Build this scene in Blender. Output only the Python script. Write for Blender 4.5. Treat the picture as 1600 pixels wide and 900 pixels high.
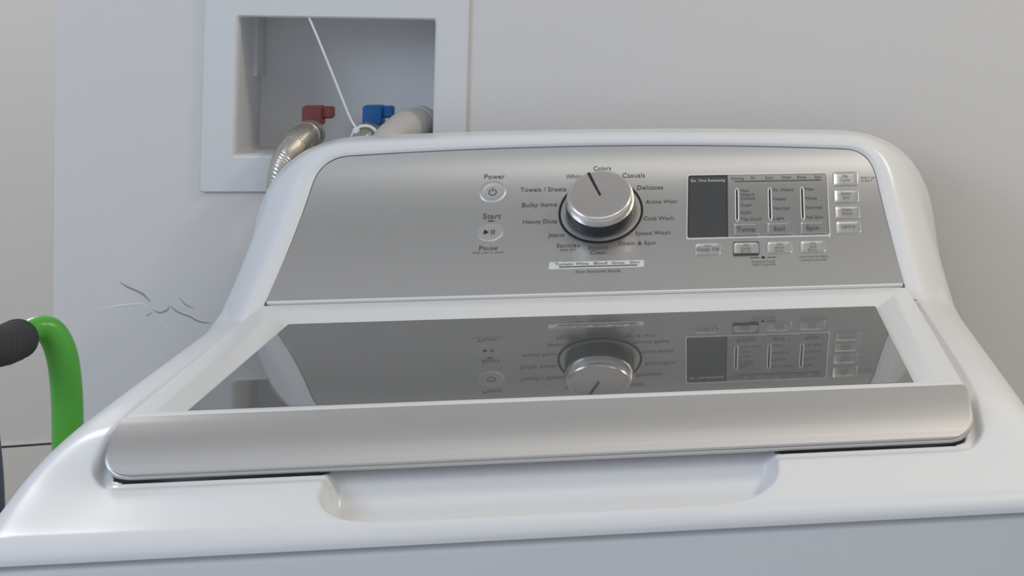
import bpy, math
import numpy as np
from mathutils import Matrix, Vector

for o in list(bpy.data.objects):
    bpy.data.objects.remove(o, do_unlink=True)
scene = bpy.context.scene
col = scene.collection
ZG = 0.95            # height of the lid glass above the floor; z below is measured from it

# ------------------------------------------------------------------ camera
F, CX, CY = 2999.59, 1721.47, -69.94
yaw, pitch, roll = [math.radians(a) for a in (11.70241, 0.41448, 0.27679)]
fwd = Vector((math.sin(yaw) * math.cos(pitch), math.cos(yaw) * math.cos(pitch), math.sin(pitch)))
rgt = Vector((math.cos(yaw), -math.sin(yaw), 0))
upv = rgt.cross(fwd)
r2 = math.cos(roll) * rgt + math.sin(roll) * upv
u2 = -math.sin(roll) * rgt + math.cos(roll) * upv
cam = bpy.data.objects.new('camera', bpy.data.cameras.new('camera'))
col.objects.link(cam)
m = Matrix((r2, u2, -fwd)).transposed().to_4x4()
m.translation = Vector((0.09572, -1.41984, 0.30598 + ZG))
cam.matrix_world = m
cam.data.sensor_width = 36
cam.data.lens = F * 36 / 1600
cam.data.shift_x = (800 - CX) / 1600
cam.data.shift_y = (CY - 450) / 1600
cam.data.clip_start = 0.05
scene.camera = cam

# ------------------------------------------------------------------ light and exposure
W = bpy.data.worlds.new('world')
scene.world = W
W.use_nodes = True
W.node_tree.nodes['Background'].inputs[0].default_value = (0.89, 1.0, 1.15, 1)
W.node_tree.nodes['Background'].inputs[1].default_value = 0.51


def area(name, loc, target, sx, sy, power, color):
    L = bpy.data.lights.new(name, 'AREA')
    L.shape = 'RECTANGLE'
    L.size, L.size_y, L.energy, L.color = sx, sy, power, color
    o = bpy.data.objects.new(name, L)
    col.objects.link(o)
    o.location = (loc[0], loc[1], loc[2] + ZG)
    d = Vector(target) - Vector(loc)
    o.rotation_euler = d.to_track_quat('-Z', 'Y').to_euler()
    return o


area('window_daylight', (-1.5, -0.7, 0.95), (-0.25, 0.66, 0.15), 0.8, 0.8, 12.0, (0.69, 0.81, 1.0))
area('ceiling_lamp_light', (0.75, -0.75, 1.50), (0.75, -0.75, 0), 0.30, 0.30, 2.4, (1.0, 0.86, 0.74))
area('second_ceiling_lamp_light', (1.3, 0.0, 1.50), (1.3, 0.0, 0), 0.30, 0.30, 14.5, (1.0, 0.93, 0.76))
area('panel_fill_light', (0.25, -0.75, 1.50), (0.25, -0.75, 0), 1.3, 0.7, 3.1, (1.0, 0.98, 0.94))  # unseen light added to brighten the upper part of the control panel
area('hall_fill_light', (-1.3, 2.2, 1.45), (-1.3, 2.2, 0), 0.5, 0.5, 20, (1.0, 0.98, 0.97))  # unseen light added only to brighten the hall wall
vs = scene.view_settings
vs.view_transform = 'Standard'
vs.look = 'None'
vs.gamma = 1
vs.use_curve_mapping = False
vs.exposure = 0.03


# ------------------------------------------------------------------ materials
def mat(name, color, rough=0.5, metal=0.0, bump=0.0, bscale=300, ior=1.45, coat=0.0, var=0.0, vscale=8, spec=0.5, trans=0.0):
    M = bpy.data.materials.new(name)
    M.use_nodes = True
    nt = M.node_tree
    b = nt.nodes['Principled BSDF']
    b.inputs['Base Color'].default_value = (*color, 1)
    b.inputs['Roughness'].default_value = rough
    b.inputs['Metallic'].default_value = metal
    b.inputs['IOR'].default_value = ior
    b.inputs['Coat Weight'].default_value = coat
    b.inputs['Coat Roughness'].default_value = 0.22
    b.inputs['Specular IOR Level'].default_value = spec
    tc = nt.nodes.new('ShaderNodeTexCoord')
    if bump:
        n = nt.nodes.new('ShaderNodeTexNoise')
        n.inputs['Scale'].default_value = bscale
        n.inputs['Detail'].default_value = 3
        bp = nt.nodes.new('ShaderNodeBump')
        bp.inputs['Strength'].default_value = bump
        bp.inputs['Distance'].default_value = 0.001
        nt.links.new(tc.outputs['Object'], n.inputs['Vector'])
        nt.links.new(n.outputs['Fac'], bp.inputs['Height'])
        nt.links.new(bp.outputs['Normal'], b.inputs['Normal'])
    if var:
        n = nt.nodes.new('ShaderNodeTexNoise')
        n.inputs['Scale'].default_value = vscale
        n.inputs['Detail'].default_value = 4
        mx = nt.nodes.new('ShaderNodeMix')
        mx.data_type = 'RGBA'
        mx.inputs[6].default_value = (*[c * (1 - var) for c in color], 1)
        mx.inputs[7].default_value = (*[min(1, c * (1 + var)) for c in color], 1)
        nt.links.new(tc.outputs['Object'], n.inputs['Vector'])
        nt.links.new(n.outputs['Fac'], mx.inputs[0])
        nt.links.new(mx.outputs[2], b.inputs['Base Color'])
    return M


def brushed(name, color, rough, metal):
    M = mat(name, color, rough, metal)
    nt = M.node_tree
    b = nt.nodes['Principled BSDF']
    tc = nt.nodes.new('ShaderNodeTexCoord')
    n = nt.nodes.new('ShaderNodeTexNoise')
    n.inputs['Scale'].default_value = 1800
    n.inputs['Detail'].default_value = 2
    bp = nt.nodes.new('ShaderNodeBump')
    bp.inputs['Strength'].default_value = 0.04
    bp.inputs['Distance'].default_value = 0.0004
    nt.links.new(tc.outputs['Object'], n.inputs['Vector'])
    nt.links.new(n.outputs['Fac'], bp.inputs['Height'])
    nt.links.new(bp.outputs['Normal'], b.inputs['Normal'])
    return M


PAINT = mat('wall_paint', (0.690, 0.665, 0.645), 0.75, bump=0.12, bscale=220, var=0.015, vscale=5)
CEIL = mat('ceiling_paint', (0.75, 0.74, 0.72), 0.9, bump=0.1)
FLOORM = mat('floor_tile', (0.42, 0.39, 0.35), 0.55, bump=0.05, var=0.06, vscale=3)
TRIM = mat('trim_paint', (0.70, 0.67, 0.62), 0.5, bump=0.03)
SHADOWGAP = mat('gap_shade_dark', (0.08, 0.065, 0.055), 0.8, var=0.1)  # dark colour stands in for shade in the gap above the baseboard
WHITE = mat('white_enamel', (0.74, 0.74, 0.75), 0.30, coat=0.25, bump=0.01, bscale=600, var=0.006, vscale=20)
LIDWHITE = mat('white_lid_plastic', (0.74, 0.74, 0.74), 0.28, coat=0.3, bump=0.01, bscale=700, var=0.006)
CABINET = mat('white_cabinet_enamel', (0.67, 0.68, 0.70), 0.30, coat=0.2, bump=0.01, var=0.006)
SILVER = brushed('silver_panel_paint', (0.59, 0.58, 0.565), 0.34, 0.92)
BAND = brushed('silver_band_paint', (0.57, 0.555, 0.54), 0.44, 0.85)
SILVER2 = brushed('silver_button', (0.58, 0.575, 0.565), 0.36, 0.8)
INSET = brushed('settings_inset', (0.40, 0.39, 0.38), 0.30, 0.7)
RIM = mat('bright_rim', (0.86, 0.85, 0.83), 0.25, 0.3, var=0.01)
GLASS = mat('tinted_glass', (0.095, 0.097, 0.098), 0.02, ior=1.62, var=0.02)
SCREEN = mat('display_glass', (0.062, 0.064, 0.067), 0.25, ior=1.5, var=0.02)
CHROME = brushed('satin_chrome', (0.82, 0.77, 0.73), 0.20, 1.0)
KNOBDARK = mat('charcoal_rubber', (0.035, 0.040, 0.042), 0.4, bump=0.05)
BLACK = mat('black_print', (0.012, 0.012, 0.012), 0.5, var=0.1)
INK = mat('dark_print', (0.10, 0.095, 0.09), 0.6, var=0.1)
PALE = mat('pale_print', (0.72, 0.72, 0.70), 0.5, var=0.02)
STRIP = mat('pale_sticker', (0.66, 0.67, 0.66), 0.4, var=0.03, vscale=60)
BOXP = mat('outlet_box_plastic', (0.69, 0.69, 0.69), 0.5, bump=0.03, var=0.01)
RED = mat('red_plastic', (0.20, 0.050, 0.046), 0.45, bump=0.05, var=0.05, vscale=40)
BLUE = mat('blue_plastic', (0.008, 0.115, 0.33), 0.4, bump=0.05, var=0.05, vscale=40)
BRASS = mat('valve_brass', (0.42, 0.33, 0.28), 0.4, 0.5, var=0.1, vscale=60)
STEEL = mat('steel_nut', (0.58, 0.53, 0.46), 0.28, 0.9, bump=0.1, bscale=900, var=0.1, vscale=80)
DRAIN = mat('drain_hose_plastic', (0.52, 0.50, 0.46), 0.4, bump=0.03, var=0.03)
NYLON = mat('white_nylon', (0.78, 0.79, 0.80), 0.5, var=0.02)
GREEN = mat('green_enamel', (0.085, 0.40, 0.035), 0.35, coat=0.2, bump=0.02, var=0.05, vscale=30)
GRIP = mat('black_foam', (0.048, 0.047, 0.048), 0.85, bump=0.3, bscale=500, var=0.1)
SLATE = mat('slate_tube', (0.05, 0.065, 0.085), 0.5, bump=0.05, var=0.05)
CRACKD = mat('crack_dark', (0.33, 0.33, 0.34), 0.9, var=0.1, vscale=80)
CRACKL = mat('crack_light', (0.74, 0.76, 0.80), 0.8, var=0.05, vscale=80)

# braided hose: fine diagonal weave
BRAID = mat('steel_braid', (0.55, 0.51, 0.44), 0.32, 0.8)
_nt = BRAID.node_tree
_tc = _nt.nodes.new('ShaderNodeTexCoord')
_w = _nt.nodes.new('ShaderNodeTexWave')
_w.bands_direction = 'DIAGONAL'
_w.inputs['Scale'].default_value = 130
_b = _nt.nodes.new('ShaderNodeBump')
_b.inputs['Strength'].default_value = 0.5
_b.inputs['Distance'].default_value = 0.0006
_nt.links.new(_tc.outputs['Object'], _w.inputs['Vector'])
_nt.links.new(_w.outputs['Fac'], _b.inputs['Height'])
_nt.links.new(_b.outputs['Normal'], _nt.nodes['Principled BSDF'].inputs['Normal'])


# ------------------------------------------------------------------ helpers
def empty(name, loc, label, cat, group=None):
    o = bpy.data.objects.new(name, None)
    col.objects.link(o)
    o.empty_display_size = 0.05
    o.location = (loc[0], loc[1], loc[2] + ZG)
    o['label'] = label
    o['category'] = cat
    if group:
        o['group'] = group
    return o


def wloc(o):
    v = Vector((0, 0, 0))
    while o is not None:
        v = v + o.location
        o = o.parent
    return v


def build(name, verts, faces, material, parent=None, smooth=True, angle=35, kind=None, label=None):
    """verts in place (z from the glass plane); object origin set to the base centre of its mesh"""
    v = np.asarray(verts, float).reshape(-1, 3).copy()
    v[:, 2] += ZG
    org = np.array([(v[:, 0].min() + v[:, 0].max()) / 2, (v[:, 1].min() + v[:, 1].max()) / 2, v[:, 2].min()])
    me = bpy.data.meshes.new(name)
    me.from_pydata((v - org).tolist(), [], [tuple(int(i) for i in f) for f in faces])
    me.validate()
    me.materials.append(material)
    if smooth:
        me.polygons.foreach_set('use_smooth', [True] * len(me.polygons))
        me.set_sharp_from_angle(angle=math.radians(angle))
    o = bpy.data.objects.new(name, me)
    col.objects.link(o)
    o.location = Vector(org.tolist())
    if parent is not None:
        o.parent = parent
        o.location = Vector(org.tolist()) - wloc(parent)
    if kind:
        o['kind'] = kind
    if label:
        o['label'] = label
    return o


def tagged(o, label, cat):
    o['label'] = label
    o['category'] = cat
    return o


class MB:
    def __init__(s):
        s.v, s.f = [], []

    def add(s, v, f):
        n = len(s.v)
        s.v += [tuple(p) for p in v]
        s.f += [tuple(i + n for i in q) for q in f]
        return s

    def box(s, x0, x1, y0, y1, z0, z1):
        return s.add([(x0, y0, z0), (x1, y0, z0), (x1, y1, z0), (x0, y1, z0), (x0, y0, z1), (x1, y0, z1), (x1, y1, z1), (x0, y1, z1)],
                     [(0, 3, 2, 1), (4, 5, 6, 7), (0, 1, 5, 4), (1, 2, 6, 5), (2, 3, 7, 6), (3, 0, 4, 7)])


def loft(rings, closed=True, cap0=False, cap1=False):
    n = len(rings[0])
    v = [p for r in rings for p in r]
    f = []
    for k in range(len(rings) - 1):
        for i in range(n if closed else n - 1):
            j = (i + 1) % n
            f.append((k * n + i, k * n + j, (k + 1) * n + j, (k + 1) * n + i))
    if cap0:
        f.append(tuple(range(n))[::-1])
    if cap1:
        f.append(tuple((len(rings) - 1) * n + i for i in range(n)))
    return v, f


def spline(pts, n):
    """Catmull-Rom through pts"""
    P = np.array(pts, float)
    P = np.vstack([2 * P[0] - P[1], P, 2 * P[-1] - P[-2]])
    out = []
    for i in range(1, len(P) - 2):
        for k in range(n):
            t = k / n
            a, b, c, d = P[i - 1], P[i], P[i + 1], P[i + 2]
            out.append(0.5 * (2 * b + (c - a) * t + (2 * a - 5 * b + 4 * c - d) * t * t + (3 * b - a - 3 * c + d) * t ** 3))
    out.append(P[-2])
    return np.array(out)


def tube(pts, rad, n=8, seg=20, caps=True):
    """pts Nx3; rad scalar or list per control point"""
    rad = [rad] * len(pts) if np.isscalar(rad) else list(rad)
    Q = spline([list(p) + [r] for p, r in zip(pts, rad)], n)
    P, Rr = Q[:, :3], Q[:, 3]
    T = np.gradient(P, axis=0)
    T /= np.linalg.norm(T, axis=1)[:, None]
    ref = np.array([0.31, 0.2, 0.93])
    u = np.cross(T[0], ref)
    u /= np.linalg.norm(u)
    rings = []
    for p, t, r in zip(P, T, Rr):
        u = u - t * np.dot(u, t)
        u /= np.linalg.norm(u)
        w = np.cross(t, u)
        rings.append([p + r * (math.cos(a) * u + math.sin(a) * w) for a in np.linspace(0, 2 * math.pi, seg, endpoint=False)])
    return loft(rings, True, caps, caps)


def rrect(x0, x1, y0, y1, r, k=6):
    """closed rounded rectangle, counter-clockwise; r = (r00, r10, r11, r01) or scalar"""
    r = [r] * 4 if np.isscalar(r) else r
    out = []
    for (cx, cy, a0, rr) in ((x0, y0, 180, r[0]), (x1, y0, 270, r[1]), (x1, y1, 0, r[2]), (x0, y1, 90, r[3])):
        ox = cx + (rr if cx == x0 else -rr)
        oy = cy + (rr if cy == y0 else -rr)
        for i in range(k + 1):
            a = math.radians(a0 + 90 * i / k)
            out.append((ox + rr * math.cos(a), oy + rr * math.sin(a)))
    return out


def smoothstep(t):
    t = np.clip(t, 0, 1)
    return t * t * (3 - 2 * t)


# ------------------------------------------------------------------ the setting
YW = 0.66
XE = -0.5347       # free end of the wall behind the washer


def wall_with_hole():
    mb = MB()
    xs = [XE, -0.372, -0.168, 2.3]
    zs = [-0.95, 0.105, 0.262, 1.6]
    idx = {}
    for j, z in enumerate(zs):
        for i, x in enumerate(xs):
            idx[i, j] = len(mb.v)
            mb.v.append((x, YW, z))
    for j in range(3):
        for i in range(3):
            if (i, j) != (1, 1):
                mb.f.append((idx[i, j], idx[i + 1, j], idx[i + 1, j + 1], idx[i, j + 1]))
    b = len(mb.v)
    mb.v += [(XE, YW + 0.16, -0.95), (2.3, YW + 0.16, -0.95), (2.3, YW + 0.16, 1.6), (XE, YW + 0.16, 1.6)]
    mb.f += [(b + 1, b, b + 3, b + 2), (b, idx[0, 0], idx[0, 1], idx[0, 2], idx[0, 3], b + 3)]
    return mb


mb = wall_with_hole()
wall_back = build('wall_back', mb.v, mb.f, PAINT, smooth=False, kind='structure', label='pale painted wall with outlet box and scuffed paint behind the washer')
build('floor', *(lambda b: (b.v, b.f))(MB().box(-3.4, 2.4, -2.4, 5.0, -1.0, -0.95)), FLOORM, smooth=False, kind='structure')
build('ceiling', *(lambda b: (b.v, b.f))(MB().box(-3.4, 2.4, -2.4, 5.0, 1.6, 1.65)), CEIL, smooth=False, kind='structure')
build('wall_right', *(lambda b: (b.v, b.f))(MB().box(2.3, 2.4, -2.4, 0.82, -0.95, 1.6)), PAINT, smooth=False, kind='structure')


def rot_hall(v):
    a = math.radians(8)
    x0, y0 = -1.42, 3.46
    return [((x - x0) * math.cos(a) - (y - y0) * math.sin(a) + x0, (x - x0) * math.sin(a) + (y - y0) * math.cos(a) + y0, z) for x, y, z in v]


mb = MB().box(-3.2, 0.6, 3.46, 3.56, -0.95, 1.6)
build('wall_hall', rot_hall(mb.v), mb.f, PAINT, smooth=False, kind='structure', label='plain pale wall seen past the end of the washer wall')
mb = MB().box(-3.2, 0.6, 3.446, 3.46, -0.95, -0.812).box(-3.2, 0.6, 3.452, 3.46, -0.812, -0.806)
build('baseboard_hall', rot_hall(mb.v), mb.f, TRIM, smooth=False, kind='structure')
mb = MB().box(-3.2, 0.6, 3.449, 3.46, -0.8145, -0.8075)  # solid strip; the gap's shade is put into its colour
build('gap_shade_strip', rot_hall(mb.v), mb.f, SHADOWGAP, smooth=False, kind='structure', label='dark strip painted as the shaded gap above the baseboard')

cracks = [([(-0.4742, -0.0117), (-0.4659, -0.017), (-0.4577, -0.0211), (-0.4516, -0.0251), (-0.4456, -0.0324)], CRACKD, 0.0013),
          ([(-0.4433, -0.0401), (-0.4372, -0.0433), (-0.4301, -0.041), (-0.4285, -0.037)], CRACKD, 0.0011),
          ([(-0.4277, -0.0361), (-0.4211, -0.0425), (-0.4151, -0.0455), (-0.4085, -0.0483), (-0.4019, -0.0524), (-0.3954, -0.0545), (-0.3886, -0.0552)], CRACKD, 0.001),
          ([(-0.493, -0.0379), (-0.4781, -0.0358), (-0.4663, -0.0343), (-0.4545, -0.0338), (-0.4468, -0.0366)], CRACKL, 0.0014),
          ([(-0.4188, -0.0287), (-0.414, -0.0351), (-0.4044, -0.0405)], CRACKD, 0.0009),
          ([(-0.4180, -0.0312), (-0.4140, -0.0368), (-0.4100, -0.0385)], CRACKL, 0.0010),
          ([(-0.4385, -0.0497), (-0.4329, -0.0533), (-0.4275, -0.0611)], CRACKL, 0.0008),
          ([(-0.4443, -0.0426), (-0.4470, -0.0450), (-0.4496, -0.0463)], CRACKD, 0.0008),
          ([(-0.4151, -0.0445), (-0.4120, -0.0447), (-0.4085, -0.0451)], CRACKL, 0.0010)]
for pts, mt, r in cracks:
    k = len(pts)
    rr = [0.8 * r * (0.35 if i in (0, k - 1) else 1.0) for i in range(k)]
    vv, ff = tube([(x, YW, z) for x, z in pts], rr, 5, 8)
    vv = [(x, YW + (y - YW) * 0.35, z) for x, y, z in vv]
    build('paint_crack', vv, ff, mt, wall_back)

# ------------------------------------------------------------------ washing machine
washer = empty('washing_machine', (0, 0.21, -0.95), 'white top-load washing machine with silver control panel and tinted glass lid', 'washing machine')

PA, PB, PC = 0.38419, 1.84184, -5.96375     # side profile of the control panel  y(z)


def prof(z):
    return PA + PB * z + PC * z * z


def S(x, z, h=0.0):
    """point on the panel surface at x, height z, raised h along the normal"""
    d = PB + 2 * PC * z
    L = math.sqrt(1 + d * d)
    return (x, prof(z) - h / L, z + h * d / L)


def frame(x, z):
    d = PB + 2 * PC * z
    L = math.sqrt(1 + d * d)
    o = np.array([x, prof(z), z])
    return o, np.array([1.0, 0, 0]), np.array([0, d / L, 1 / L]), np.array([0, -1 / L, d / L])


def local(x0, z0, pts):
    o, ex, et, en = frame(x0, z0)
    return [tuple(o + p[0] * ex + p[1] * et + p[2] * en) for p in pts]


# ---- cabinet
rings = []
for (ins, z) in ((0.004, -0.0615), (0.001, -0.0645), (0.0, -0.068), (0.0, -0.90)):
    rings.append([(x, y, z) for x, y in rrect(-0.342 + ins, 0.342 - ins, -0.139 + ins, 0.592 - ins, 0.012)])
vv, ff = loft(rings, True, True, True)
build('cabinet', vv, ff, CABINET, washer)
for sx in (-0.3, 0.3):
    for sy in (-0.09, 0.51):
        vv, ff = loft([[(sx + r * math.cos(a), sy + r * math.sin(a), z) for a in np.linspace(0, 2 * math.pi, 16, endpoint=False)] for r, z in ((0.022, -0.95), (0.022, -0.935), (0.009, -0.93), (0.009, -0.895))], True, True, True)
        build('foot', vv, ff, KNOBDARK, washer)

# ---- top deck as a moulded height field
xs = np.concatenate([np.linspace(-0.343, -0.280, 64), np.linspace(-0.278, 0.278, 279), np.linspace(0.280, 0.343, 64)])
ys = np.concatenate([np.linspace(-0.14, -0.118, 24), np.linspace(-0.1165, 0.44, 330), np.linspace(0.445, 0.598, 30)])
X, Y = np.meshgrid(xs, ys)
ax = np.abs(X)
fx = 0.046 * (1 - np.sqrt(1 - np.clip((ax - 0.296) / 0.047, 0, 1) ** 2))
yk = np.linspace(-0.16, 0.1, 1041)
base = np.interp(yk, [-0.16, -0.13, -0.066, -0.018, 0.1], [0.0465, 0.0425, 0.0272, 0.0, 0.0])
ker = np.hanning(141)
ker /= ker.sum()
base = np.convolve(np.pad(base, 70, mode='edge'), ker, mode='valid')
base_o = np.interp(yk, [-0.16, -0.13, -0.03, 0.05, 0.1], [0.0465, 0.0425, 0.0120, 0.0, 0.0])
ker2 = np.hanning(241)
ker2 /= ker2.sum()
base_o = np.convolve(np.pad(base_o, 120, mode='edge'), ker2, mode='valid')
mo = smoothstep((ax - 0.272) / 0.066)
fy = np.interp(Y, yk, base) * (1 - mo) + np.interp(Y, yk, base_o) * mo
edge = np.clip((-0.127 - Y) / 0.013, 0, 1)
fy = fy + 0.014 * (1 - np.sqrt(1 - edge ** 2))
G = (fx ** 2.2 + fy ** 2.2) ** (1 / 2.2)
G = np.where(G > 0.044, 0.044 + 0.0120 * np.tanh((G - 0.044) / 0.0120), G)
Z = -0.004 - G
# blend up into the console foot
Z += np.where(ax > 0.262, 0.014 * smoothstep((Y - 0.375) / 0.09) * smoothstep((ax - 0.262) / 0.02) * smoothstep((0.343 - ax) / 0.02), 0)


def sdrr(x, y, cx, cy, hx, hy, r):
    qx, qy = np.abs(x - cx) - hx + r, np.abs(y - cy) - hy + r
    return np.minimum(np.maximum(qx, qy), 0) + np.hypot(np.maximum(qx, 0), np.maximum(qy, 0)) - r


sd = sdrr(X, Y, 0, 0.155, 0.2865, 0.2235, 0.018)          # lid outline: y -0.0685 .. 0.3785
side = smoothstep((ax - 0.2750) / 0.011) * smoothstep((0.39 - Y) / 0.03)
dip = (0.0020 + 0.0040 * side) * (1 - smoothstep(sd / 0.0090))
Z = Z - np.where(sd >= 0, dip, 0.0020 + 0.0040 * side)
sc = sdrr(X, Y, 0, -0.055, 0.149, 0.083, 0.052)            # hand scoop below the lid lip
dep = smoothstep(-sc / 0.012)
ysc = np.linspace(-0.15, 0.0, 601)
zsc = np.interp(ysc, [-0.15, -0.138, -0.125, -0.105, -0.086, -0.079, -0.073, -0.068, -0.063, -0.058, -0.053, 0.0], [-0.0455, -0.0460, -0.0495, -0.0530, -0.0562, -0.0565, -0.0545, -0.0500, -0.0430, -0.0350, -0.0290, -0.0285])
k9 = np.hanning(21)
k9 /= k9.sum()
zsc = np.convolve(np.pad(zsc, 10, mode='edge'), k9, mode='valid')
Z = np.where(Y < -0.03, Z + (np.interp(Y, ysc, zsc) - Z) * dep, Z)
Z = np.where((sd < -0.0028) & (Y > -0.016), np.minimum(Z, -0.034), Z)
gap = smoothstep((-sd - 0.0030) / 0.006) * smoothstep((sc + 0.004) / 0.012) * smoothstep((0.284 - ax) / 0.012)
Z = np.where(Y <= -0.016, Z + (np.minimum(Z, -0.050) - Z) * gap, Z)      # shadow gap under the band
Z = np.maximum(Z, -0.0605)
ny, nx = X.shape
vv = np.stack([X, Y, Z], -1).reshape(-1, 3)
I = np.arange(ny * nx).reshape(ny, nx)
ff = np.stack([I[:-1, :-1], I[:-1, 1:], I[1:, 1:], I[1:, :-1]], -1).reshape(-1, 4).tolist()
loop = list(I[0, :]) + list(I[1:, -1]) + list(I[-1, -2::-1]) + list(I[-2:0:-1, 0])
n0 = len(vv)
low = vv[loop].copy()
low[:, 2] = -0.0605
low2 = low.copy()
low2[:, 0] *= 0.985
low2[:, 1] = 0.21 + (low2[:, 1] - 0.21) * 0.985
vv = np.vstack([vv, low, low2])
k = len(loop)
for i in range(k):
    j = (i + 1) % k
    ff.append((loop[i], n0 + i, n0 + j, loop[j])[::-1][::-1])
    ff.append((n0 + i, n0 + k + i, n0 + k + j, n0 + j))
build('top_deck', vv, ff, WHITE, washer, angle=50)


# ---- console (backsplash)
def outline(wb, zb, wt, zs, zc, r, n1=24, n2=16, n3=40):
    """left-bottom, up the side, fillet, over the arched top, down the right; (x, z)"""
    C0 = np.array([-wt, zs])
    B0 = np.array([-wb, zb])
    d = (C0 - B0) / np.linalg.norm(C0 - B0)

    def top(x):
        return zc - (zc - zs) * (x / wt) ** 2
    p1 = C0 - d * r
    xt = -wt + r
    p2 = np.array([xt, top(xt)])
    # control point where the tangents meet
    sl = -2 * (zc - zs) * xt / wt ** 2
    A = np.array([d, -np.array([1.0, sl])]).T
    s = np.linalg.solve(A, p2 - p1)
    ctl = p1 + d * s[0]
    pts = [B0 + (p1 - B0) * t for t in np.linspace(0, 1, n1, endpoint=False)]
    for t in np.linspace(0, 1, n2, endpoint=False):
        pts.append((1 - t) ** 2 * p1 + 2 * t * (1 - t) * ctl + t * t * p2)
    for x in np.linspace(xt, 0, n3 // 2, endpoint=False):
        pts.append(np.array([x, top(x)]))
    left = pts
    right = [np.array([-p[0], p[1]]) for p in left[::-1]]
    return np.array(left + [np.array([0, zc])] + right)


WB, WT, ZS, ZC, RC = 0.2830, 0.2600, 0.1222, 0.1298, 0.026
s0 = outline(WB, 0.002, WT, ZS, ZC, RC)
s1 = outline(WB + 0.0009, 0.002, WT + 0.0009, ZS + 0.0008, ZC + 0.0008, RC + 0.001)
s3 = outline(WB + 0.0040, -0.004, WT + 0.0040, ZS + 0.0030, ZC + 0.0030, RC + 0.003)
s4 = outline(WB + 0.0200, -0.008, WT + 0.0170, ZS + 0.0085, ZC + 0.0085, RC + 0.015)
s5 = outline(0.3380, -0.024, 0.2990, 0.1355, 0.1425, 0.066)
s6 = outline(0.3440, -0.030, 0.3190, 0.1345, 0.1420, 0.088)
s7 = outline(0.3420, -0.030, 0.3160, 0.1325, 0.1400, 0.087)
rings = [[S(x, z, -0.0022) for x, z in s0], [S(x, z, -0.0022) for x, z in s1], [S(x, z, 0.0006) for x, z in s1],
         [S(x, z, 0.0022) for x, z in s3], [S(x, z, 0.0006) for x, z in s4]]


def ymix(a, t, y1):
    return [(p[0], p[1] * (1 - t) + y1 * t) for p in a]


r4 = rings[-1]
r5 = []
for (x4, y4, z4), (x5, z5) in zip(r4, s5):
    r5.append((x5, y4 + (0.580 - y4) * 0.42, z5))
rings.append([((a[0] * 0.5 + b[0] * 0.5) * 1.006, a[1] * 0.60 + b[1] * 0.40, a[2] * 0.45 + b[2] * 0.55 + 0.0012) for a, b in zip(r4, r5)])
rings.append(r5)
rings.append([(x, 0.583, z) for x, z in s6])
rings.append([(x, 0.596, z) for x, z in s7])
# refine lengthwise with a spline from the frame edge backwards
front = rings[:4]
back = []
cols = [spline([rings[k2][i] for k2 in range(3, len(rings))], 5) for i in range(len(s0))]
for k2 in range(len(cols[0])):
    back.append([tuple(c[k2]) for c in cols])
rings = front[:3] + back
rings.append([(x * 0.985, 0.600, z - 0.003) for x, z in s7])
vv, ff = loft(rings, False)
nr = len(s0)
last = (len(rings) - 1) * nr
ff.append(tuple(last + i for i in range(nr)))
ff.append(tuple([k2 * nr for k2 in range(2, len(rings))] + [k2 * nr + nr - 1 for k2 in range(len(rings) - 1, 1, -1)]))
ff = [f[::-1] for f in ff]
build('console', vv, ff, WHITE, washer, angle=45)

# ---- silver control panel
nu, nz = 121, 40
uu = np.sin(np.linspace(-math.pi / 2, math.pi / 2, nu))
so = outline(WB, 0.0075, WT, ZS, ZC, RC)
half = so[:len(so) // 2 + 1]
grid = []
# map: for each u follow a column from the bottom to the outline
zside = half[:, 1]
vv, ff = [], []
outl = so
tt = np.linspace(0, 1, nz)
# ruled grid between the bottom edge and the upper outline (matched by arc length fraction beyond the sides)
nsd = 24
side_l, top_o, side_r = so[:nsd + 1], so[nsd:len(so) - nsd], so[len(so) - nsd - 1:][::-1]
tl = (top_o[:, 0] - top_o[0, 0]) / (top_o[-1, 0] - top_o[0, 0])
for j in range(nsd + 1):
    xl, zl = side_l[j]
    for i in range(len(top_o)):
        t = tl[i]
        f = j / nsd
        x = -WB + 2 * WB * t
        x = x + (top_o[i, 0] - x) * f
        z = 0.0075 + (top_o[i, 1] - 0.0075) * f
        # keep the rows following the sides
        vv.append(S(x, z, 0.0))
nw = len(top_o)
for j in range(nsd):
    for i in range(nw - 1):
        ff.append((j * nw + i, j * nw + i + 1, (j + 1) * nw + i + 1, (j + 1) * nw + i))
panel = build('control_panel', vv, ff, SILVER, washer, angle=60, label='silver metallic control panel with printed wash cycles')

# white lip below the panel
pr_ = [(0.4000, 0.0078), (0.3968, 0.0082), (0.3954, 0.0072), (0.3955, 0.0054), (0.3990, 0.0046), (0.3990, -0.0030), (0.384, -0.0060), (0.381, -0.020)]
rings = [[(x, y, z) for y, z in pr_] for x in (-0.2815, 0.2815)]
vv, ff = loft(rings, False)
ff.append(tuple(range(len(pr_))))
build('hinge_cover', vv, ff, WHITE, washer, angle=40)
for sx in (-1, 1):
    vv, ff = loft([[(sx * x, 0.3835 + 0.0035 * math.cos(a), -0.0045 + 0.0035 * math.sin(a)) for a in np.linspace(0, 2 * math.pi, 12, endpoint=False)] for x in (0.2795, 0.2880)], True, True, True)
    build('hinge_pin', vv, ff, KNOBDARK, washer)

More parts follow.
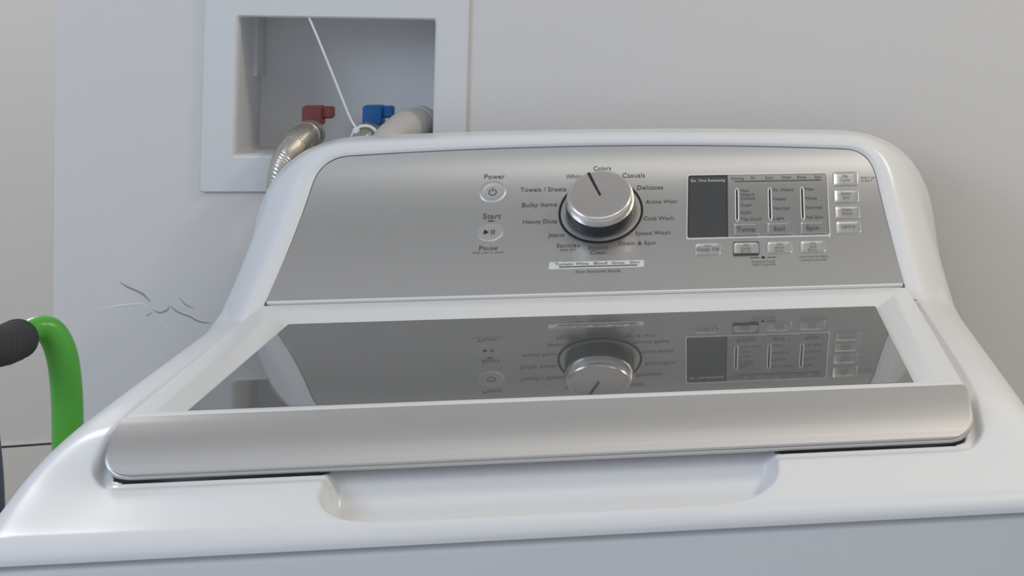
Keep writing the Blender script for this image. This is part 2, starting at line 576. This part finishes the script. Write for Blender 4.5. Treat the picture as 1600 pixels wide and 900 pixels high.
# ---- lid: white frame, glass, silver band
lv, lf = loft([[(x, y, z) for x, y in rrect(-w, w, y0, y1, (0.003, 0.003, r, r), 6)] for w, y0, y1, z, r in (
    (0.2855, -0.0205, 0.3880, -0.016, 0.010), (0.2855, -0.0205, 0.3880, -0.0026, 0.010), (0.2850, -0.0203, 0.3876, -0.0008, 0.0095), (0.2832, -0.0197, 0.3845, 0.0012, 0.009),
    (0.2700, -0.0120, 0.3620, 0.0024, 0.008), (0.2668, -0.0095, 0.3560, 0.0018, 0.007), (0.2512, -0.0008, 0.3270, -0.0022, 0.0035), (0.2500, 0.0000, 0.3260, -0.0014, 0.003), (0.2500, 0.0, 0.3260, -0.009, 0.003))], True)
lv = [(x, y, z + (0.0052 * float(smoothstep((y - 0.334) / 0.040)) if z > -0.012 else 0)) for x, y, z in lv]
lid = build('lid', lv, lf, LIDWHITE, washer, angle=25)
vv, ff = loft([[(x, y, z) for x, y in rrect(-0.2499 + i, 0.2499 - i, 0.0001 + i, 0.3259 - i, 0.0025)] for i, z in ((0, -0.006), (0, -0.0004), (0.0006, 0.0))], True, True, True)
build('lid_glass', vv, ff, GLASS, lid, smooth=False, label='dark tinted glass mirroring the control panel')
pp = spline([(-0.0203, -0.0006), (-0.0230, -0.0014), (-0.0300, -0.0036), (-0.0420, -0.0090), (-0.0520, -0.0155), (-0.0590, -0.0218), (-0.0620, -0.0254)], 6)
P = np.vstack([pp, [(-0.0632, -0.0268), (-0.0640, -0.0280)]])
seg = np.concatenate([[0], np.cumsum(np.linalg.norm(np.diff(P, axis=0), axis=1))])
sb = seg[-1]
r = 0.017
rings, path_l = [], []
for (y, z), s in zip(P, seg):
    q = min(max(0, s - (sb - r)), r)
    w = 0.2850 - (r - math.sqrt(max(0, r * r - q * q)))
    if s < 0.004:
        w -= 0.0030 * (1 - s / 0.004) ** 2
    path_l.append((w, y, z))
    rings.append([(w * t, y, z) for t in np.sin(np.linspace(-math.pi / 2, math.pi / 2, 61))])
vv, ff = loft(rings, False)
bo = build('lid_band', vv, ff, BAND, lid, angle=50, label='curved brushed silver front band of the lid')
sm = bo.modifiers.new('thickness', 'SOLIDIFY')
sm.thickness = 0.0022
sm.offset = -1
# satin trim bead running down the sides and along the lower edge of the band
wb_, yb_, zb_ = path_l[-1]
# extra points round the corner so the bead keeps its curve
pl = [p for k_, p in enumerate(path_l) if k_ % 3 == 0 and seg[k_] < sb - r] + [p for k_, p in enumerate(path_l) if seg[k_] >= sb - r]
bott = [(x, yb_, zb_) for x in np.linspace(wb_ * 0.985, -wb_ * 0.985, 14)]
full = pl[:-1] + [(wb_, yb_, zb_)] + bott + [(-wb_, yb_, zb_)] + [(-x, y, z) for x, y, z in pl[:-1][::-1]]
full = [(x, y, z - 0.0008) for x, y, z in full]
build('band_trim', *tube(full, 0.0017, 3, 10), BAND, lid)

# ---- dial
dial_o = frame(0.0003, 0.0705)


def surf(x0, z0, X_, T_, h):
    z_ = z0
    for k_ in range(8):
        d_ = PB + 2 * PC * z_
        z_ += T_ / 8 / math.sqrt(1 + d_ * d_)
    return S(x0 + X_, z_, h)


def disc(x0, z0, prf, n=64):
    return loft([[surf(x0, z0, r_ * math.cos(a), r_ * math.sin(a), h) for a in np.linspace(0, 2 * math.pi, n, endpoint=False)] for r_, h in prf], True)


def lathe(x0, z0, prf, n=64):
    return loft([local(x0, z0, [(r_ * math.cos(a), r_ * math.sin(a), h) for a in np.linspace(0, 2 * math.pi, n, endpoint=False)]) for r_, h in prf], True, False, True)


KX, KZ = 0.0003, 0.0705
vv, ff = disc(KX, KZ, [(0.0394, -0.0002), (0.0394, 0.0010), (0.0374, 0.0011), (0.0372, 0.0003)])
dial = build('dial', vv, ff, BLACK, panel, label='large round cycle dial with satin chrome cap and black ring')
vv, ff = disc(KX, KZ, [(0.0373, 0.0006), (0.0345, 0.0010), (0.0335, 0.0009), (0.0250, 0.0006)])
build('dial_dish', vv, ff, SILVER2, dial)
vv, ff = lathe(KX, KZ, [(0.0318, 0.0006), (0.0322, 0.0030), (0.0322, 0.0168), (0.0318, 0.0174), (0.030, 0.0176)])
build('dial_skirt', vv, ff, KNOBDARK, dial, label='charcoal skirt of the dial')
vv, ff = lathe(KX, KZ, [(0.0316, 0.0170), (0.0319, 0.0178), (0.0316, 0.0200), (0.0310, 0.0228), (0.0300, 0.0254), (0.0286, 0.0268), (0.0272, 0.0272), (0.0262, 0.0270), (0.018, 0.0264), (0.009, 0.0260), (0.003, 0.0259)])
build('dial_cap', vv, ff, CHROME, dial, angle=50, label='satin chrome dial cap')
# pointer slot from the rim to the centre
ang = math.radians(114.5)
dx, dy = math.cos(ang), math.sin(ang)
ptr = []
for (s_, wd, h) in ((0.000, 0.0009, 0.0268), (0.006, 0.0010, 0.0268), (0.020, 0.0012, 0.0274), (0.0272, 0.0013, 0.0280), (0.0290, 0.0012, 0.0274)):
    ptr.append(local(KX, KZ, [(s_ * dx - wd * dy, s_ * dy + wd * dx, h), (s_ * dx + wd * dy, s_ * dy - wd * dx, h), (s_ * dx + wd * dy, s_ * dy - wd * dx, h - 0.003), (s_ * dx - wd * dy, s_ * dy + wd * dx, h - 0.003)]))
vv, ff = loft(ptr, True, True, True)
build('dial_pointer', vv, ff, BLACK, dial, smooth=False)

# ---- print on the panel
TEXTS = []


def text(s, x, z, width=None, size=None, mt=INK, h=0.0006, parent=panel, align='CENTER', name='printed_text'):
    TEXTS.append((s, x, z, width, size, mt, h, parent, align, name))


def flush_texts():
    tmp = []
    for t in TEXTS:
        c = bpy.data.curves.new('t', 'FONT')
        c.body = t[0]
        c.size = 1.0
        c.resolution_u = 2
        c.offset = 0.0
        o = bpy.data.objects.new('t', c)
        col.objects.link(o)
        tmp.append(o)
    bpy.context.view_layer.update()
    dg = bpy.context.evaluated_depsgraph_get()
    for o, (s, x, z, width, size, mt, h, parent, align, name) in zip(tmp, TEXTS):
        me = bpy.data.meshes.new_from_object(o.evaluated_get(dg))
        co = np.array([v.co[:] for v in me.vertices])
        fs = [tuple(p.vertices) for p in me.polygons]
        w = co[:, 0].max() - co[:, 0].min()
        k_ = size if size else width / w
        co = co * k_
        xc = (co[:, 0].max() + co[:, 0].min()) / 2 if align == 'CENTER' else co[:, 0].min()
        co[:, 0] -= xc
        co[:, 1] -= 0.34 * k_
        vv_ = local(x, z, [(p[0], p[1], h) for p in co])
        build(name, vv_, fs, mt, parent, smooth=False)
        bpy.data.meshes.remove(me)
        c = o.data
        bpy.data.objects.remove(o)
        bpy.data.curves.remove(c)


def patch(x0, x1, z0, z1, h0, h1, r, mt, parent, name, label=None, nz_=10):
    """thin rounded plate that follows the panel's curve; coordinates x, z"""
    def ring(ins, h):
        return [S(x, z, h) for x, z in rrect(x0 + ins, x1 - ins, z0 + ins, z1 - ins, max(r - ins, 0.0002), 4)]
    # top as strips along z
    zz = np.linspace(z0, z1, nz_)
    v, f = [], []
    for z in zz:
        q = 0.0
        dz_ = min(z - z0, z1 - z)
        if dz_ < r:
            q = r - math.sqrt(max(0, r * r - (r - dz_) ** 2))
        v += [S(x0 + q, z, h0), S(x0 + q, z, h1), S(x1 - q, z, h1), S(x1 - q, z, h0)]
    for k_ in range(len(zz) - 1):
        a = k_ * 4
        for i in range(3):
            f.append((a + i, a + i + 1, a + 5 + i, a + 4 + i)[::-1])
    f.append((0, 1, 2, 3))
    e = (len(zz) - 1) * 4
    f.append((e + 3, e + 2, e + 1, e))
    return build(name, v, f, mt, parent, smooth=False, label=label)


def bezel(x0, x1, z0, z1, t, h, r, mt, parent, name):
    """thin raised outline following the panel"""
    def ring(ins, hh):
        out = []
        c = rrect(x0 + ins, x1 - ins, z0 + ins, z1 - ins, max(r - ins, 0.0003), 4)
        for a, b in zip(c, c[1:] + c[:1]):
            nn = max(1, int(abs(b[1] - a[1]) / 0.006))
            for i in range(nn):
                out.append((a[0] + (b[0] - a[0]) * i / nn, a[1] + (b[1] - a[1]) * i / nn))
        return out
    rs = [(0.0, -0.0005), (0.0001, h), (t, h), (t + 0.0001, -0.0005)]
    base_ = ring(0, 0)
    cx_, cz_ = (x0 + x1) / 2, (z0 + z1) / 2
    rings_ = []
    for ins, hh in rs:
        kx = ((x1 - x0) / 2 - ins) / ((x1 - x0) / 2)
        kz = ((z1 - z0) / 2 - ins) / ((z1 - z0) / 2)
        rings_.append([S(cx_ + (x - cx_) * kx, cz_ + (z - cz_) * kz, hh) for x, z in base_])
    v, f = loft(rings_, True)
    return build(name, v, f, mt, parent, smooth=False)


def dished(x, z, hw, hh, r, parent, name, label=None, depth=0.0022, mt=SILVER2, rim=1.0):
    """moulded push button with a scooped face; hw, hh half sizes along the panel"""
    rings_ = []
    o_ = rrect(-hw, hw, -hh, hh, r, 6)
    for sc_, h in ((1.0, -0.0004), (0.985, 0.0009 * rim), (0.93, 0.0013 * rim), (0.88, 0.0010), (0.72, 0.0010 - depth * 0.45), (0.5, 0.0010 - depth * 0.62), (0.25, 0.0010 - depth * 0.68), (0.04, 0.0010 - depth * 0.70)):
        rings_.append(local(x, z, [(p[0] * sc_, p[1] * sc_, max(h, 0.00025) if h > 0 or sc_ < 0.9 else h) for p in o_]))
    v, f = loft(rings_, True, False, True)
    return build(name, v, f, mt, parent, angle=60, label=label)


pw = dished(-0.1012, 0.0896, 0.0125, 0.0125, 0.01249, panel, 'power_button', 'round dished power button', 0.0018, SILVER2, 0.45)
st = dished(-0.0998, 0.0555, 0.0122, 0.0122, 0.01219, panel, 'start_button', 'round dished start button', 0.0018, SILVER2, 0.45)
# power symbol
a0 = np.radians(np.linspace(120, 420, 28))
vv, ff = loft([local(-0.1012, 0.0892, [(r_ * math.cos(a), r_ * math.sin(a), 0.0006) for a in a0]) for r_ in (0.0030, 0.0037)], False)
build('power_symbol', vv, ff, BLACK, pw, smooth=False)
vv, ff = MB().add(local(-0.1012, 0.0892, [(-0.0004, 0.0008, 0.0006), (0.0004, 0.0008, 0.0006), (0.0004, 0.0046, 0.0006), (-0.0004, 0.0046, 0.0006)]), [(0, 1, 2, 3)]).__dict__.values()
build('power_symbol', vv, ff, BLACK, pw, smooth=False)
vv, ff = MB().add(local(-0.1005, 0.0555, [(-0.0050, -0.0030, 0.0006), (-0.0005, 0, 0.0006), (-0.0050, 0.0030, 0.0006)]), [(0, 1, 2)]).__dict__.values()
build('play_symbol', vv, ff, BLACK, st, smooth=False)
for q in (0.0014, 0.0036):
    vv, ff = MB().add(local(-0.1005, 0.0555, [(q, -0.0027, 0.0006), (q + 0.0012, -0.0027, 0.0006), (q + 0.0012, 0.0027, 0.0006), (q, 0.0027, 0.0006)]), [(0, 1, 2, 3)]).__dict__.values()
    build('pause_symbol', vv, ff, INK, st, smooth=False)
text('Power', -0.1005, 0.1033, 0.0190)
text('Start', -0.0997, 0.0687, 0.0165)
patch(-0.1032, -0.0977, 0.0644, 0.0652, 0, 0.0005, 0.0001, INK, panel, 'printed_dash', nz_=2)
text('Pause', -0.0997, 0.0430, 0.0165)
text('Hold 3 sec to cancel', -0.0994, 0.0395, 0.0270)

for s, x, z, w in (('Colors', -0.0003, 0.1093, 0.0168), ('Whites', -0.0252, 0.1021, 0.0178), ('Casuals', 0.0296, 0.1024, 0.0215), ('Towels / Sheets', -0.0545, 0.0910, 0.0428),
                   ('Delicates', 0.0457, 0.0911, 0.0245), ('Bulky Items', -0.0572, 0.0777, 0.0320), ('Active Wear', 0.0570, 0.0784, 0.0305), ('Heavy Duty', -0.0553, 0.0635, 0.0315),
                   ('Cold Wash', 0.0544, 0.0641, 0.0285), ('Jeans', -0.0396, 0.0522, 0.0148), ('Speed Wash', 0.0494, 0.0520, 0.0328), ('Sanitize', -0.0277, 0.0435, 0.0215),
                   ('Basket', -0.0001, 0.0412, 0.0182), ('Clean', 0.0002, 0.0374, 0.0150), ('Drain & Spin', 0.0355, 0.0440, 0.0340)):
    text(s, x, z, w)
text('with Oxi', -0.0275, 0.0402, 0.0150)

# stain guide strip
stp = patch(-0.0436, 0.0425, 0.0252, 0.0306, 0, 0.0003, 0.0004, STRIP, panel, 'stain_guide_strip', 'pale strip printed with stain names', nz_=4)
for s, x in (('Tomato', -0.0300), ('Wine', -0.0138), ('Blood', 0.0028), ('Grass', 0.0188), ('Dirt', 0.0340)):
    text(s, x, 0.0288, None, 0.0052, INK, 0.0008, stp)
patch(-0.0345, 0.0362, 0.0263, 0.0270, 0.0003, 0.0007, 0.0001, INK, stp, 'printed_line', nz_=2)
text('Stain Removal Guide', 0.0010, 0.0231, 0.0405)

# display and settings
ins_ = patch(0.0812, 0.2165, 0.0462, 0.1010, 0, 0.0004, 0.0006, INSET, panel, 'settings_inset', 'tinted settings panel with three indicator slots', nz_=14)
bezel(0.0806, 0.2175, 0.0455, 0.1018, 0.0009, 0.0013, 0.0022, RIM, panel, 'settings_bezel')
scr = patch(0.0822, 0.1196, 0.0458, 0.1006, 0.0004, 0.0009, 0.0006, SCREEN, panel, 'display_screen', 'dark blank display window', nz_=14)
bezel(0.0820, 0.1198, 0.0456, 0.1008, 0.0009, 0.0011, 0.001, BLACK, scr, 'display_border')
text('Est. Time Remaining', 0.1009, 0.0960, 0.0325, None, PALE, 0.0013, scr)
for s, x in (('Sensing', 0.1292), ('Fill', 0.1440), ('Soak', 0.1602), ('Wash', 0.1768), ('Rinse', 0.1918), ('Spin', 0.2080)):
    text(s, x, 0.0980, None, 0.0042, INK, 0.0008, ins_)
patch(0.1262, 0.2112, 0.0945, 0.0953, 0.0004, 0.0008, 0.0001, INK, ins_, 'printed_line', nz_=2)
for x, names, zsn in ((0.1286, ('Hot', 'Warm', 'Colors', 'Cool', 'Cold', 'Tap Cold'), (0.0866, 0.0830, 0.0797, 0.0736, 0.0673, 0.0616)),
                      (0.1603, ('Ex. Heavy', 'Heavy', 'Normal', 'Light'), (0.0868, 0.0786, 0.0704, 0.0618)),
                      (0.1917, ('Max', 'More', 'Normal', 'No Spin'), (0.0868, 0.0786, 0.0704, 0.0620))):
    rim_ = patch(x - 0.0019, x + 0.0021, 0.0594, 0.0890, 0.0004, 0.0008, 0.0016, RIM, ins_, 'indicator_slot', nz_=14)
    patch(x - 0.0008, x + 0.0008, 0.0602, 0.0880, 0.0008, 0.0012, 0.0006, BLACK, ins_, 'indicator_bar', nz_=14)
    for s, z in zip(names, zsn):
        text(s, x + 0.0034, z, None, 0.0052, INK, 0.0008, ins_, 'LEFT')
for s, x in (('Temp', 0.1370), ('Soil', 0.1686), ('Spin', 0.2005)):
    b_ = dished(x, 0.0530, 0.0124, 0.0078, 0.0018, panel, 'setting_button', None, 0.0016, INSET)
    text(s, x, 0.0530, None, 0.0078, INK, 0.0012, b_)
    bezel(x - 0.0127, x + 0.0127, 0.0478, 0.0582, 0.0006, 0.0016, 0.0012, SILVER2, b_, 'button_rim')
for lines, x, rimmed in ((('Auto', 'Deep Fill'), 0.1009, 0), (('Add', 'Deep', 'Rinse'), 0.1368, 1), (('Add', 'Auto', 'Soak'), 0.1682, 0), (('Add', '2nd', 'Rinse'), 0.1998, 0)):
    b_ = dished(x, 0.0374, 0.0125, 0.0078, 0.0030, panel, 'option_button', None, 0.0018, SILVER2)
    for i, s in enumerate(lines):
        text(s, x, 0.0404 - 0.0029 * i, None, 0.0032 if i == 0 else (0.0058 if len(lines) == 2 else 0.0044), INK, 0.0012, b_)
    if rimmed:
        bezel(x - 0.0124, x + 0.0124, 0.0324, 0.0424, 0.0006, 0.0016, 0.0016, INK, b_, 'button_rim')
text('Control Lock', 0.1527, 0.0272, 0.0220)
text('Hold 3 seconds', 0.1527, 0.0248, 0.0220)
patch(0.1509, 0.1541, 0.0297, 0.0309, 0, 0.0005, 0.0003, BLACK, panel, 'indicator_light', nz_=3)
for xa, xb in ((0.1400, 0.1490), (0.1560, 0.1650)):
    patch(xa, xb, 0.0301, 0.0304, 0, 0.0004, 0.0001, INK, panel, 'printed_dash', nz_=2)
text('Hold 3 sec for fabric', 0.2003, 0.0300, 0.0270)
text('softener reminder', 0.2003, 0.0275, 0.0250)
for lines, z in ((('My', 'Cycle'), 0.0955), (('Extra', 'Spin'), 0.0798), (('Delay', 'Wash'), 0.0654), (('Lighting',), 0.0526)):
    b_ = dished(0.2350, z, 0.0126, 0.0080, 0.0028, panel, 'option_button', None, 0.0030, RIM if False else SILVER2)
    for i, s in enumerate(lines):
        text(s, 0.2350, z + 0.0026 - 0.0036 * i - (0.0016 if len(lines) == 1 else 0), None, 0.0044, INK, 0.0014, b_)
text('Hold 3 sec', 0.2500, 0.0966, None, 0.0034, INK, 0.0006, panel, 'LEFT')
text('to store', 0.2500, 0.0940, None, 0.0034, INK, 0.0006, panel, 'LEFT')
flush_texts()

# ------------------------------------------------------------------ outlet box with valves
outlet = empty('washer_outlet_box', (-0.27, YW, 0.07), 'white recessed plumbing box in the wall with red and blue taps', 'outlet box')
BX, BZ, BA = -0.27, 0.19, math.radians(-1.0)


def bxz(x, z):
    dx_, dz_ = x - BX, z - BZ
    return BX + dx_ * math.cos(BA) - dz_ * math.sin(BA), BZ + dx_ * math.sin(BA) + dz_ * math.cos(BA)


def bring(x0, x1, z0, z1, r_, y):
    return [(*[bxz(x, z)[0]], y, bxz(x, z)[1]) for x, z in rrect(x0, x1, z0, z1, r_, 4)]


rings = [bring(-0.3975, -0.1430, 0.0750, 0.3150, 0.003, YW), bring(-0.3975, -0.1430, 0.0750, 0.3150, 0.003, YW - 0.0030), bring(-0.3965, -0.1440, 0.0760, 0.3140, 0.003, YW - 0.0045),
         bring(-0.3680, -0.1735, 0.1095, 0.2540, 0.003, YW - 0.0045), bring(-0.3660, -0.1755, 0.1115, 0.2525, 0.003, YW - 0.0030), bring(-0.3645, -0.1765, 0.1130, 0.2515, 0.003, YW + 0.002)]
vv, ff = loft(rings, True)
build('faceplate', vv, [f[::-1] for f in ff], BOXP, outlet, angle=12)
rings = [bring(-0.3645, -0.1765, 0.1130, 0.2515, 0.003, YW + 0.002), bring(-0.3635, -0.1775, 0.1120, 0.2525, 0.004, YW + 0.098), bring(-0.3615, -0.1795, 0.1140, 0.2505, 0.004, YW + 0.100)]
vv, ff = loft(rings, True, False, True)
build('recess', vv, [f[::-1] for f in ff], BOXP, outlet, angle=40)
# moulded rib on the left inner side
mb = MB().box(-0.3640, -0.3600, YW + 0.060, YW + 0.098, 0.190, 0.2510)
build('side_rib', mb.v, mb.f, BOXP, outlet, smooth=False)


def rbox(x0, x1, y0, y1, z0, z1, b=0.0015):
    rr = [[(x, y, z) for x, y in rrect(x0 + i, x1 - i, y0 + i, y1 - i, 0.002, 3)] for i, z in ((b, z0), (0, z0 + b), (0, z1 - b), (b, z1))]
    return loft(rr, True, True, True)


def cyl(c, axis, r_, h0, h1, n=20, prf=None):
    ax_ = np.array(axis, float)
    ax_ /= np.linalg.norm(ax_)
    u_ = np.cross(ax_, [0.3, 0.1, 0.9])
    u_ /= np.linalg.norm(u_)
    w_ = np.cross(ax_, u_)
    prf = prf or [(r_, h0), (r_, h1)]
    return loft([[np.array(c) + h * ax_ + q * (math.cos(a) * u_ + math.sin(a) * w_) for a in np.linspace(0, 2 * math.pi, n, endpoint=False)] for q, h in prf], True, True, True)


for xc, mt, nm in ((-0.3005, RED, 'red plastic tap handle'), (-0.2413, BLUE, 'blue plastic tap handle')):
    body = build('valve', *cyl((xc, 0.702, 0.110), (0, 0, 1), 0.009, 0.0, 0.03, prf=[(0.014, 0.0), (0.014, 0.004), (0.0088, 0.006), (0.0088, 0.026), (0.0065, 0.030), (0.0065, 0.034)]), BRASS, outlet)
    build('valve_outlet', *cyl((xc, 0.702, 0.132), (0, -1, 0), 0.0085, 0.0, 0.030), BRASS, body)
    h1 = build('tap_handle', *rbox(xc - 0.0098, xc + 0.0098, 0.690, 0.712, 0.1400, 0.1600), mt, body, angle=30, label=nm)
    build('tap_lever', *rbox(xc + 0.0060, xc + 0.0200, 0.694, 0.708, 0.1470, 0.1592), mt, body, angle=30)

# hot water hose
hh = empty('hot_water_hose', (-0.335, 0.62, -0.4), 'braided metal supply hose bending down from the red tap', 'hose')
build('braided_hose', *tube([(-0.2990, 0.676, 0.1330), (-0.3005, 0.655, 0.1325), (-0.3045, 0.640, 0.1270), (-0.3095, 0.632, 0.1170), (-0.3150, 0.626, 0.1040), (-0.3190, 0.625, 0.0700), (-0.3210, 0.624, 0.0), (-0.322, 0.624, -0.2), (-0.322, 0.624, -0.4)], [0.0130, 0.0138, 0.0140, 0.0132, 0.0128, 0.0120, 0.0110, 0.0105, 0.0105], 6, 24), BRAID, hh)
build('coupling_nut', *cyl((-0.2995, 0.668, 0.1325), (-0.06, -1, -0.04), 0.013, 0, 0.02, 24, [(0.0125, -0.010), (0.0150, -0.008), (0.0150, 0.004), (0.0140, 0.006), (0.0140, 0.010), (0.0148, 0.011), (0.0148, 0.013), (0.012, 0.015)]), STEEL, hh)
build('crimp_ring', *tube([(-0.3055, 0.6375, 0.1255), (-0.3095, 0.632, 0.1170), (-0.3135, 0.628, 0.1075)], [0.0138, 0.0140, 0.0136], 4, 24), STEEL, hh)
# cold water hose
ch = empty('cold_water_hose', (-0.247, 0.60, -0.4), 'steel-nut supply hose below the blue tap', 'hose')
build('braided_hose', *tube([(-0.2405, 0.676, 0.1310), (-0.2420, 0.655, 0.1300), (-0.2480, 0.640, 0.1220), (-0.2530, 0.632, 0.1050), (-0.2570, 0.626, 0.0600), (-0.259, 0.624, -0.05), (-0.259, 0.624, -0.2), (-0.259, 0.624, -0.4)], 0.0100, 6, 20), BRAID, ch)
build('coupling_nut', *cyl((-0.2412, 0.668, 0.1312), (-0.03, -1, -0.03), 0.013, 0, 0.02, 6, [(0.0125, -0.010), (0.0142, -0.008), (0.0142, 0.006), (0.0128, 0.008)]), STEEL, ch)
# drain hose
dh = empty('drain_hose', (-0.225, 0.60, -0.4), 'thick grey plastic drain hose beside the blue tap', 'hose')
build('hose_tube', *tube([(-0.1960, 0.735, 0.1095), (-0.1950, 0.722, 0.1275), (-0.1970, 0.700, 0.1375), (-0.2040, 0.675, 0.1375), (-0.2150, 0.648, 0.1295), (-0.2215, 0.632, 0.1145), (-0.2240, 0.624, 0.0900), (-0.222, 0.624, 0.02), (-0.222, 0.624, -0.2), (-0.222, 0.624, -0.4)], [0.015, 0.0180, 0.0198, 0.0198, 0.0160, 0.0130, 0.0122, 0.0122, 0.0122, 0.0122], 6, 28), DRAIN, dh)
build('hose_collar', *tube([(-0.1958, 0.712, 0.1345), (-0.1975, 0.699, 0.1377), (-0.1995, 0.690, 0.1385)], [0.0215, 0.0222, 0.0215], 4, 28), DRAIN, dh)
build('hose_cuff', *tube([(-0.2140, 0.650, 0.1307), (-0.2170, 0.643, 0.1270), (-0.2195, 0.637, 0.1220)], [0.0172, 0.0170, 0.0155], 4, 28), DRAIN, dh)
# nylon tie
tie = empty('nylon_tie', (-0.247, 0.65, 0.13), 'thin white nylon tie rising from the blue tap hose to the box top', 'cable tie')
build('tie_tail', *tube([(-0.2985, YW - 0.0015, 0.2545), (-0.2880, YW - 0.0040, 0.2300), (-0.2720, 0.654, 0.1900), (-0.2570, 0.652, 0.1520), (-0.2500, 0.650, 0.1400)], 0.0011, 6, 8), NYLON, tie)
lp = [(-0.2420 + 0.0125 * math.cos(a), 0.652, 0.1300 + 0.0125 * math.sin(a)) for a in np.linspace(0, 2 * math.pi, 17)]
build('tie_loop', *tube(lp, 0.0016, 2, 8), NYLON, tie)
build('tie_head', *rbox(-0.2535, -0.2470, 0.647, 0.654, 0.1345, 0.1405, 0.001), NYLON, tie)

# ------------------------------------------------------------------ green tube handle
hd = empty('tube_handle_frame', (-0.455, 0.31, -0.95), 'bright green tube handle with black ribbed foam grip left of the washer', 'cart handle')
build('green_tube', *tube([(-0.4830, 0.400, -0.0180), (-0.4760, 0.416, -0.0135), (-0.4660, 0.424, -0.0170), (-0.4580, 0.426, -0.0340), (-0.4535, 0.426, -0.0600), (-0.4515, 0.426, -0.1000), (-0.4510, 0.426, -0.2), (-0.4510, 0.426, -0.5), (-0.4510, 0.426, -0.935)], [0.0105, 0.0110, 0.0118, 0.0124, 0.0126, 0.0126, 0.0126, 0.0126, 0.0126], 7, 24), GREEN, hd)
build('slate_tube', *tube([(-0.4760, 0.262, 0.0000), (-0.4650, 0.222, -0.0080), (-0.4500, 0.203, -0.0350), (-0.4430, 0.2, -0.080), (-0.4410, 0.2, -0.130), (-0.4425, 0.2, -0.20), (-0.4430, 0.2, -0.5), (-0.4430, 0.2, -0.935)], 0.0125, 7, 20), SLATE, hd)
gp = spline([(-0.4835, 0.402, -0.0185), (-0.4850, 0.370, -0.0180), (-0.4840, 0.330, -0.0120), (-0.4800, 0.290, -0.0050), (-0.4755, 0.256, -0.0005)], 14)
gr = [0.0168 + 0.0011 * math.sin(i * 1.05) for i in range(len(gp))]
gr[0] = 0.0125
gr[1] = 0.0155
gr[-1] = 0.0125
build('foam_grip', *tube(gp, gr, 3, 26), GRIP, hd)
for x, y in ((-0.4510, 0.426), (-0.4430, 0.2)):
    build('foot_cap', *cyl((x, y, -0.95), (0, 0, 1), 0.016, 0, 0.05), GRIP, hd)
build('cross_bar', *tube([(-0.4505, 0.426, -0.80), (-0.447, 0.31, -0.80), (-0.4435, 0.2, -0.80)], 0.009, 4, 14), SLATE, hd)
